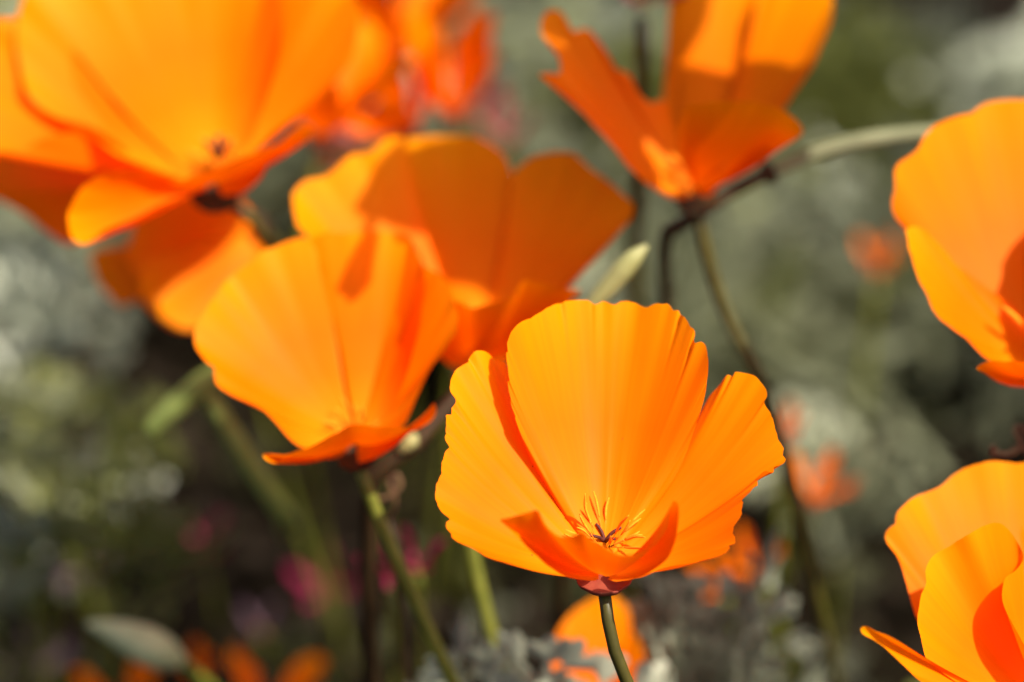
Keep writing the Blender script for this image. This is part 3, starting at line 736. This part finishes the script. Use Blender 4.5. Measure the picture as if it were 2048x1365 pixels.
# ------------------------------------------------------------------ pods, buds, loose stems
def pod():
    p = [P(1352, 455, 76), P(1400, 425, 76), P(1460, 385, 77), P(1540, 345, 78), P(1640, 302, 80), P(1760, 276, 82), P(1890, 262, 86), P(1990, 262, 90)]
    f = foot(P(1310, 900, 120))
    t = thing("seed_pod", "long pale green seed pod on a brown stalk beneath the torn poppy", "seed pod", f)
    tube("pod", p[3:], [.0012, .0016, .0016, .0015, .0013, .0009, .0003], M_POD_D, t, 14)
    tube("stalk", [p[3], p[2], p[1], p[0], P(1330, 480, 86), P(1335, 640, 100), P(1320, 800, 110), f], [.0014, .0013, .0013, .0012, .0011, .0011, .0011], M_STEM_B, t, 12)
    lathe("receptacle", p[3], p[4] - p[3], [(1.2, -2), (2.0, -1), (2.6, 0), (2.2, .4), (1.0, .8)], M_STEM_B, t, 20)
pod()

def bud():
    f = foot(P(1150, 900, 100), 0, .02)
    t = thing("flower_bud", "pale yellow-green pointed bud above the sharp poppy's tallest petal", "bud", f)
    tube("bud", [P(1294, 490, 46), P(1262, 522, 46), P(1225, 565, 47), P(1175, 620, 48)], [.0005, .0016, .0020, .0019, .0016, .0011], M_BUD, t, 14)
    tube("stem", [P(1175, 620, 48), P(1150, 680, 52), P(1130, 780, 60), f], [.0011, .0011, .0013], M_STEM_B, t, 10)
    q = thing("flower_bud", "pale green bud lying over the blurred orange poppies in shade", "bud", foot(P(500, 1450, 140)))
    tube("bud", [P(175, 1248, 100), P(225, 1262, 100), P(290, 1290, 100), P(365, 1325, 102)], [.0006, .0020, .0032, .0040, .0036, .0014], M_POD, q, 14)
    tube("stem", [P(365, 1325, 102), P(410, 1365, 108), P(480, 1450, 125), foot(P(500, 1450, 140))], [.0012, .0012, .0012], M_STEM_G, q, 10)
    v = thing("seed_pod", "thick green forked pod stalk beside the wide open poppy", "seed pod", ground_at(585, 1085))
    tube("pod", [P(300, 862, 92), P(350, 815, 90), P(400, 772, 88), P(450, 735, 87)], [.0018, .0024, .0023, .002], M_LIMB, v, 12)
    tube("stem", [P(395, 752, 88), P(440, 830, 92), P(500, 925, 97), P(560, 1015, 106), P(578, 1050, 180), ground_at(585, 1085)], [.0018, .0023, .0024, .0022, .0016, .0014], M_LIMB, v, 12)
    k = thing("flower_bud", "small round green bud on a dark stalk behind the sharp poppy's left petal", "bud", foot(P(735, 1010, 62)))
    tube("bud", [P(800, 905, 52), P(812, 893, 52), P(824, 880, 52), P(832, 868, 52)], [.0006, .0013, .0015, .0005], M_BUD, k, 12)
    tube("stem", [P(940, 760, 58), P(880, 830, 56), P(820, 900, 54), P(750, 945, 54), P(738, 1000, 58), foot(P(735, 1010, 62))], [.0014, .0017, .0017, .0017, .0015, .0013], M_STEM_B, k, 10)
    c = thing("dry_tendril", "curled dry brown flower remnant above the upright folded petals", "dried flower", foot(P(2090, 1000, 56)))
    tube("curl", [P(1982, 898, 46), P(1992, 905, 46), P(2010, 910, 46), P(2030, 902, 46), P(2042, 888, 46), P(2036, 872, 46), P(2030, 858, 46), P(2044, 855, 46), P(2056, 866, 46)], [.0005, .0004, .00045, .0005, .0005, .00045, .0004], M_DRY, c, 8)
    tube("curl", [P(1990, 890, 46), P(1984, 897, 46), P(1988, 910, 46), P(1984, 914, 46)], [.0003, .0004, .0003], M_DRY, c, 8)
    tube("stem", [P(2040, 892, 46), P(2062, 900, 46), P(2085, 940, 50), foot(P(2090, 1000, 56))], [.0005, .0006, .0008], M_DRY, c, 8)
    e = thing("dry_tendril", "curled dry tendril under the wide open poppy", "dried flower", foot(P(800, 1100, 60)))
    tube("curl", [P(742, 985, 56), P(756, 998, 56), P(780, 992, 56), P(800, 972, 56), P(792, 950, 56), P(776, 958, 56), P(790, 1000, 57), P(778, 1040, 60)], [.0003, .0004, .0005, .0005, .0004, .0004], M_DRY, e, 8)
    tube("stem", [P(778, 1040, 60), P(790, 1070, 60), foot(P(800, 1100, 60))], [.0005, .0006, .0008], M_STEM_B, e, 8)
bud()

# ------------------------------------------------------------------ feathery foliage
def leaf_mesh(seed, length=0.075, lobes=5, lw=.0029):
    """a finely divided poppy leaf: petiole along +Z, three-fold divided blade of narrow lobes"""
    r = random.Random(seed)
    V, F = [], []
    def strip(p0, p1, w0, w1, nrm, bend):
        d = (p1 - p0)
        L = d.length
        sd = d.cross(nrm).normalized()
        nn = sd.cross(d).normalized()
        base = len(V)
        for i in range(4):
            t = i / 3
            c = p0 + d * t + nn * (bend * L * t * t)
            ww = w0 + (w1 - w0) * t
            if i == 3:
                ww *= .35
            V.append(c - sd * ww + nn * ww * .35)
            V.append(c)
            V.append(c + sd * ww + nn * ww * .35)
        for i in range(3):
            a = base + i * 3
            F.append((a, a + 1, a + 4, a + 3)); F.append((a + 1, a + 2, a + 5, a + 4))
        return p0 + d + nn * (bend * L)
    nrm = Vector((0, -1, .15)).normalized()
    up = Vector((0, 0, 1))
    pet = length * .42
    tip = strip(Vector((0, 0, 0)), Vector((0, 0, pet)), lw * .6, lw * .5, nrm, -.05)
    def branch(p, d, L, depth):
        q = strip(p, p + d * L, lw * .55, lw * (.45 if depth else .8), nrm, r.uniform(-.15, .1))
        if depth == 0:
            return
        for sgn in (-1, 0, 1):
            an = sgn * math.radians(r.uniform(28, 50)) + math.radians(r.uniform(-8, 8))
            dd = Matrix.Rotation(an, 3, nrm) @ d
            dd = (dd + nrm * r.uniform(-.25, .25)).normalized()
            branch(q, dd, L * r.uniform(.58, .78), depth - 1)
        if depth > 1:
            for sgn in (-1, 1):
                an = sgn * math.radians(r.uniform(40, 60))
                dd = (Matrix.Rotation(an, 3, nrm) @ d + nrm * r.uniform(-.2, .2)).normalized()
                branch(p + d * L * .55, dd, L * .6, depth - 1)
    for sgn in (-1, 0, 1):
        an = sgn * math.radians(r.uniform(38, 55))
        branch(tip, (Matrix.Rotation(an, 3, nrm) @ up).normalized(), length * .22, 2)
    return V, F

LEAVES = []
for k in range(5):
    V, F = leaf_mesh(100 + k)
    LEAVES.append((V, F))
LEAF_MESH = {}
def leaf_of(k, mat):
    key = (k, mat.name)
    if key not in LEAF_MESH:
        V, F = LEAVES[k]
        me = mesh("leaf", V, F, None, True)
        me.materials.append(mat)
        LEAF_MESH[key] = me
    return LEAF_MESH[key]

def clump(loc, n, scale, mat, label, group, seed, spread=(8, 70), sizes=(.7, 1.2)):
    r = random.Random(seed)
    t = thing("poppy_plant", label, "plant", loc, group)
    for k in range(n):
        o = bpy.data.objects.new("leaf", leaf_of(r.randrange(5), mat))
        COL.objects.link(o)
        o.parent = t
        az = 2 * math.pi * (k / n) * 2.4 + r.uniform(-.4, .4)
        tilt = math.radians(r.uniform(*spread))
        s = scale * r.uniform(*sizes)
        M = Matrix.Rotation(az, 4, 'Z') @ Matrix.Rotation(tilt, 4, 'X') @ Matrix.Rotation(r.uniform(-.6, .6), 4, 'Z')
        o.matrix_basis = Matrix.Translation((r.uniform(-.006, .006), r.uniform(-.006, .006), -.003)) @ M @ Matrix.Scale(s, 4)
    return t

GF = "feathery poppy plants behind the flowers"
LANDMARKS = [(1430, 150, "torn poppy"), (1980, 450, "cup shaped poppy"), (1980, 1180, "upright folded petals"), (1210, 900, "sharp poppy"), (650, 720, "wide open poppy"),
             (960, 440, "shaded back petals"), (330, 150, "largest poppy"), (380, 520, "nodding poppy"), (1700, 280, "long seed pod"), (1240, 550, "yellow-green bud"), (430, 870, "forked green pod stalk"),
             (270, 1290, "pale green bud"), (1630, 930, "small distant poppy"), (1750, 520, "faint distant poppy"), (1500, 1100, "distant red-orange poppy"), (800, 1100, "magenta flowers"), (160, 1110, "mauve flower"),
             (75, 1320, "low mauve flower"), (1010, 250, "pale pink flower"), (905, 120, "upright blurred poppy"), (1285, 10, "red-pink flower"), (1200, 1300, "half hidden poppy"), (2015, 880, "dry curled remnant"), (1500, 650, "torn poppy's bent stem")]
def near_name(px, py):
    return min(LANDMARKS, key=lambda q: (q[0] - px) ** 2 + (q[1] - py) ** 2)[2]
def to_px(p):
    v = p - CAM
    z = v.dot(FWD)
    k = SENSOR / LENS / 2048.0 * z
    return 1024 + v.dot(RGT) / k, 682.5 - v.dot(UPV) / k
# how thickly the plants stand, seen where their tops show
def density(px, py):
    d = 1.0
    for cx, cy, rx, ry, wgt in ((500, 1010, 380, 480, -1.0), (1800, 1130, 370, 350, -1.0), (950, 1200, 280, 280, -.75), (1950, 60, 120, 70, -.4)):
        q = ((px - cx) / rx) ** 2 + ((py - cy) / ry) ** 2
        d += wgt * math.exp(-q * q)
    return d
k = 0
for j in range(22):
    for i in range(17):
        k += 1
        px = -100 + i * 140 + rng.uniform(-65, 65) + (70 if j % 2 else 0)
        py = 10 + j * 82 + rng.uniform(-38, 38)
        g = ground_at(px, py, 0.0)
        sc = rng.uniform(.5, .9) if rng.random() < .8 else rng.uniform(.95, 1.2)
        tx, ty = to_px(g + Vector((0, 0, .06 * sc)))
        if ty < -60 or ty > 1480:
            continue
        dens = min(density(*to_px(g + Vector((dx, 0, hh * sc)))) for hh in (0, .04, .08, .11) for dx in (-.035 * sc, 0, .035 * sc))
        u, v, q = rng.random(), rng.random(), rng.random()
        nm = near_name(tx, ty)
        if u < dens and dens > .4:
            m, adj = (M_SILVER, "silvery") if v < .3 else ((M_LEAF2, "olive green") if v < .58 else (M_LEAF, "grey-green"))
            nl = rng.randint(4, 6)
            size = "low" if sc < .6 else ("mid-sized" if sc < .75 else ("tall" if sc < .93 else "very tall"))
            clump(g, nl, sc, m, size + ("" if nl < 5 else (", bushy " if nl > 5 else ", spreading "))  + ("" if nl > 4 else ", sparse ") + adj + " feathery plant, blurred, growing behind the " + nm, GF, 1000 + k, (5, 58))
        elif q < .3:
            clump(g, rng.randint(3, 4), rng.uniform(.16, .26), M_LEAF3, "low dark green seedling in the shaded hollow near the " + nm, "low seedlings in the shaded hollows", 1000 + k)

# sharper foliage tips under the main poppy and at the lower right
def near_leaf(px, py, d, label, n, scale, mat, seed, spread=(0, 25), h=.1):
    p = P(px, py, d)
    stemtop = p - Vector((0, 0, .05 * scale))
    t = thing("poppy_plant", label, "plant", Vector((p.x, p.y, 0)))
    stem(t, [stemtop, Vector((p.x, p.y, stemtop.z * .5)), Vector((p.x, p.y, -.002))], .8, M_STEM_G)
    r = random.Random(seed)
    for q in range(n):
        o = bpy.data.objects.new("leaf", leaf_of(r.randrange(5), mat))
        COL.objects.link(o)
        o.parent = t
        M = Matrix.Rotation(2 * math.pi * q / n + r.uniform(-.3, .3), 4, 'Z') @ Matrix.Rotation(math.radians(r.uniform(*spread)), 4, 'X')
        o.matrix_basis = Matrix.Translation((0, 0, stemtop.z)) @ M @ Matrix.Scale(scale * r.uniform(.8, 1.1), 4)
    return t
near_leaf(1070, 1440, 62, "silvery feathery leaf tips just left of the sharp poppy's stem", 2, .75, M_SILVER, 5)
near_leaf(850, 1470, 70, "silvery leaf tips beside the wide open poppy's stem", 3, .75, M_SILVER, 6)
near_leaf(1470, 1370, 100, "pale silvery feathery foliage right of the sharp poppy's stem", 4, .7, M_SILVER, 7, (0, 40))
near_leaf(1400, 1230, 96, "silvery ferny foliage directly under the sharp poppy's right petal", 4, .7, M_SILVER, 8, (5, 45))
near_leaf(1690, 930, 220, "grey-green ferny leaves beside the small distant orange poppy", 5, .6, M_LEAF, 9, (5, 45))
near_leaf(1780, 1450, 40, "pale green leaf tips below the thin spreading petal", 3, .75, M_LEAF2, 10, (30, 70))

for q, (px_, py_, d_, lab) in enumerate((
        (25, 560, 210, "pale grey-green feathery plant under the shaded petal of the largest poppy"), (95, 640, 230, "pale silvery feathery plant beside the nodding poppy's lower petal"),
        (40, 780, 200, "pale grey-green feathery plant beyond the forked green pod stalk"), (150, 860, 190, "yellowish feathery plant at the rim of the dark hollow"),
        (30, 950, 180, "silvery feathery plant above the pale pink flower"), (205, 1000, 170, "olive feathery sprig beside the dusty mauve flower"))):
    near_leaf(px_, py_, d_, lab, 5, .62, (M_SILVER, M_SILVER, M_LEAF, M_LEAF2, M_SILVER, M_LEAF2)[q], 300 + q, (5, 60))

# ------------------------------------------------------------------ leaf litter on the soil
def litter():
    r = random.Random(5)
    V, F = [], []
    for k in range(9000):
        x, y = r.uniform(-.7, .7), r.uniform(-.35, 1.6)
        a = r.uniform(0, 6.28); L = r.uniform(.003, .012); W = L * r.uniform(.15, .5)
        d = Vector((math.cos(a), math.sin(a), r.uniform(-.3, .5))).normalized(); s = Vector((-math.sin(a), math.cos(a), r.uniform(-.4, .4)))
        c = Vector((x, y, r.uniform(.0, .012)))
        b = len(V)
        V += [c - d * L, c + s * W + Vector((0, 0, .001)), c + d * L, c - s * W]
        F += [(b, b + 1, b + 2), (b, b + 2, b + 3)]
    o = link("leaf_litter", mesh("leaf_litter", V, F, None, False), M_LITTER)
    o["kind"] = "stuff"
    tag(o, "dry brown leaf litter scattered over the dark soil", "litter")
litter()
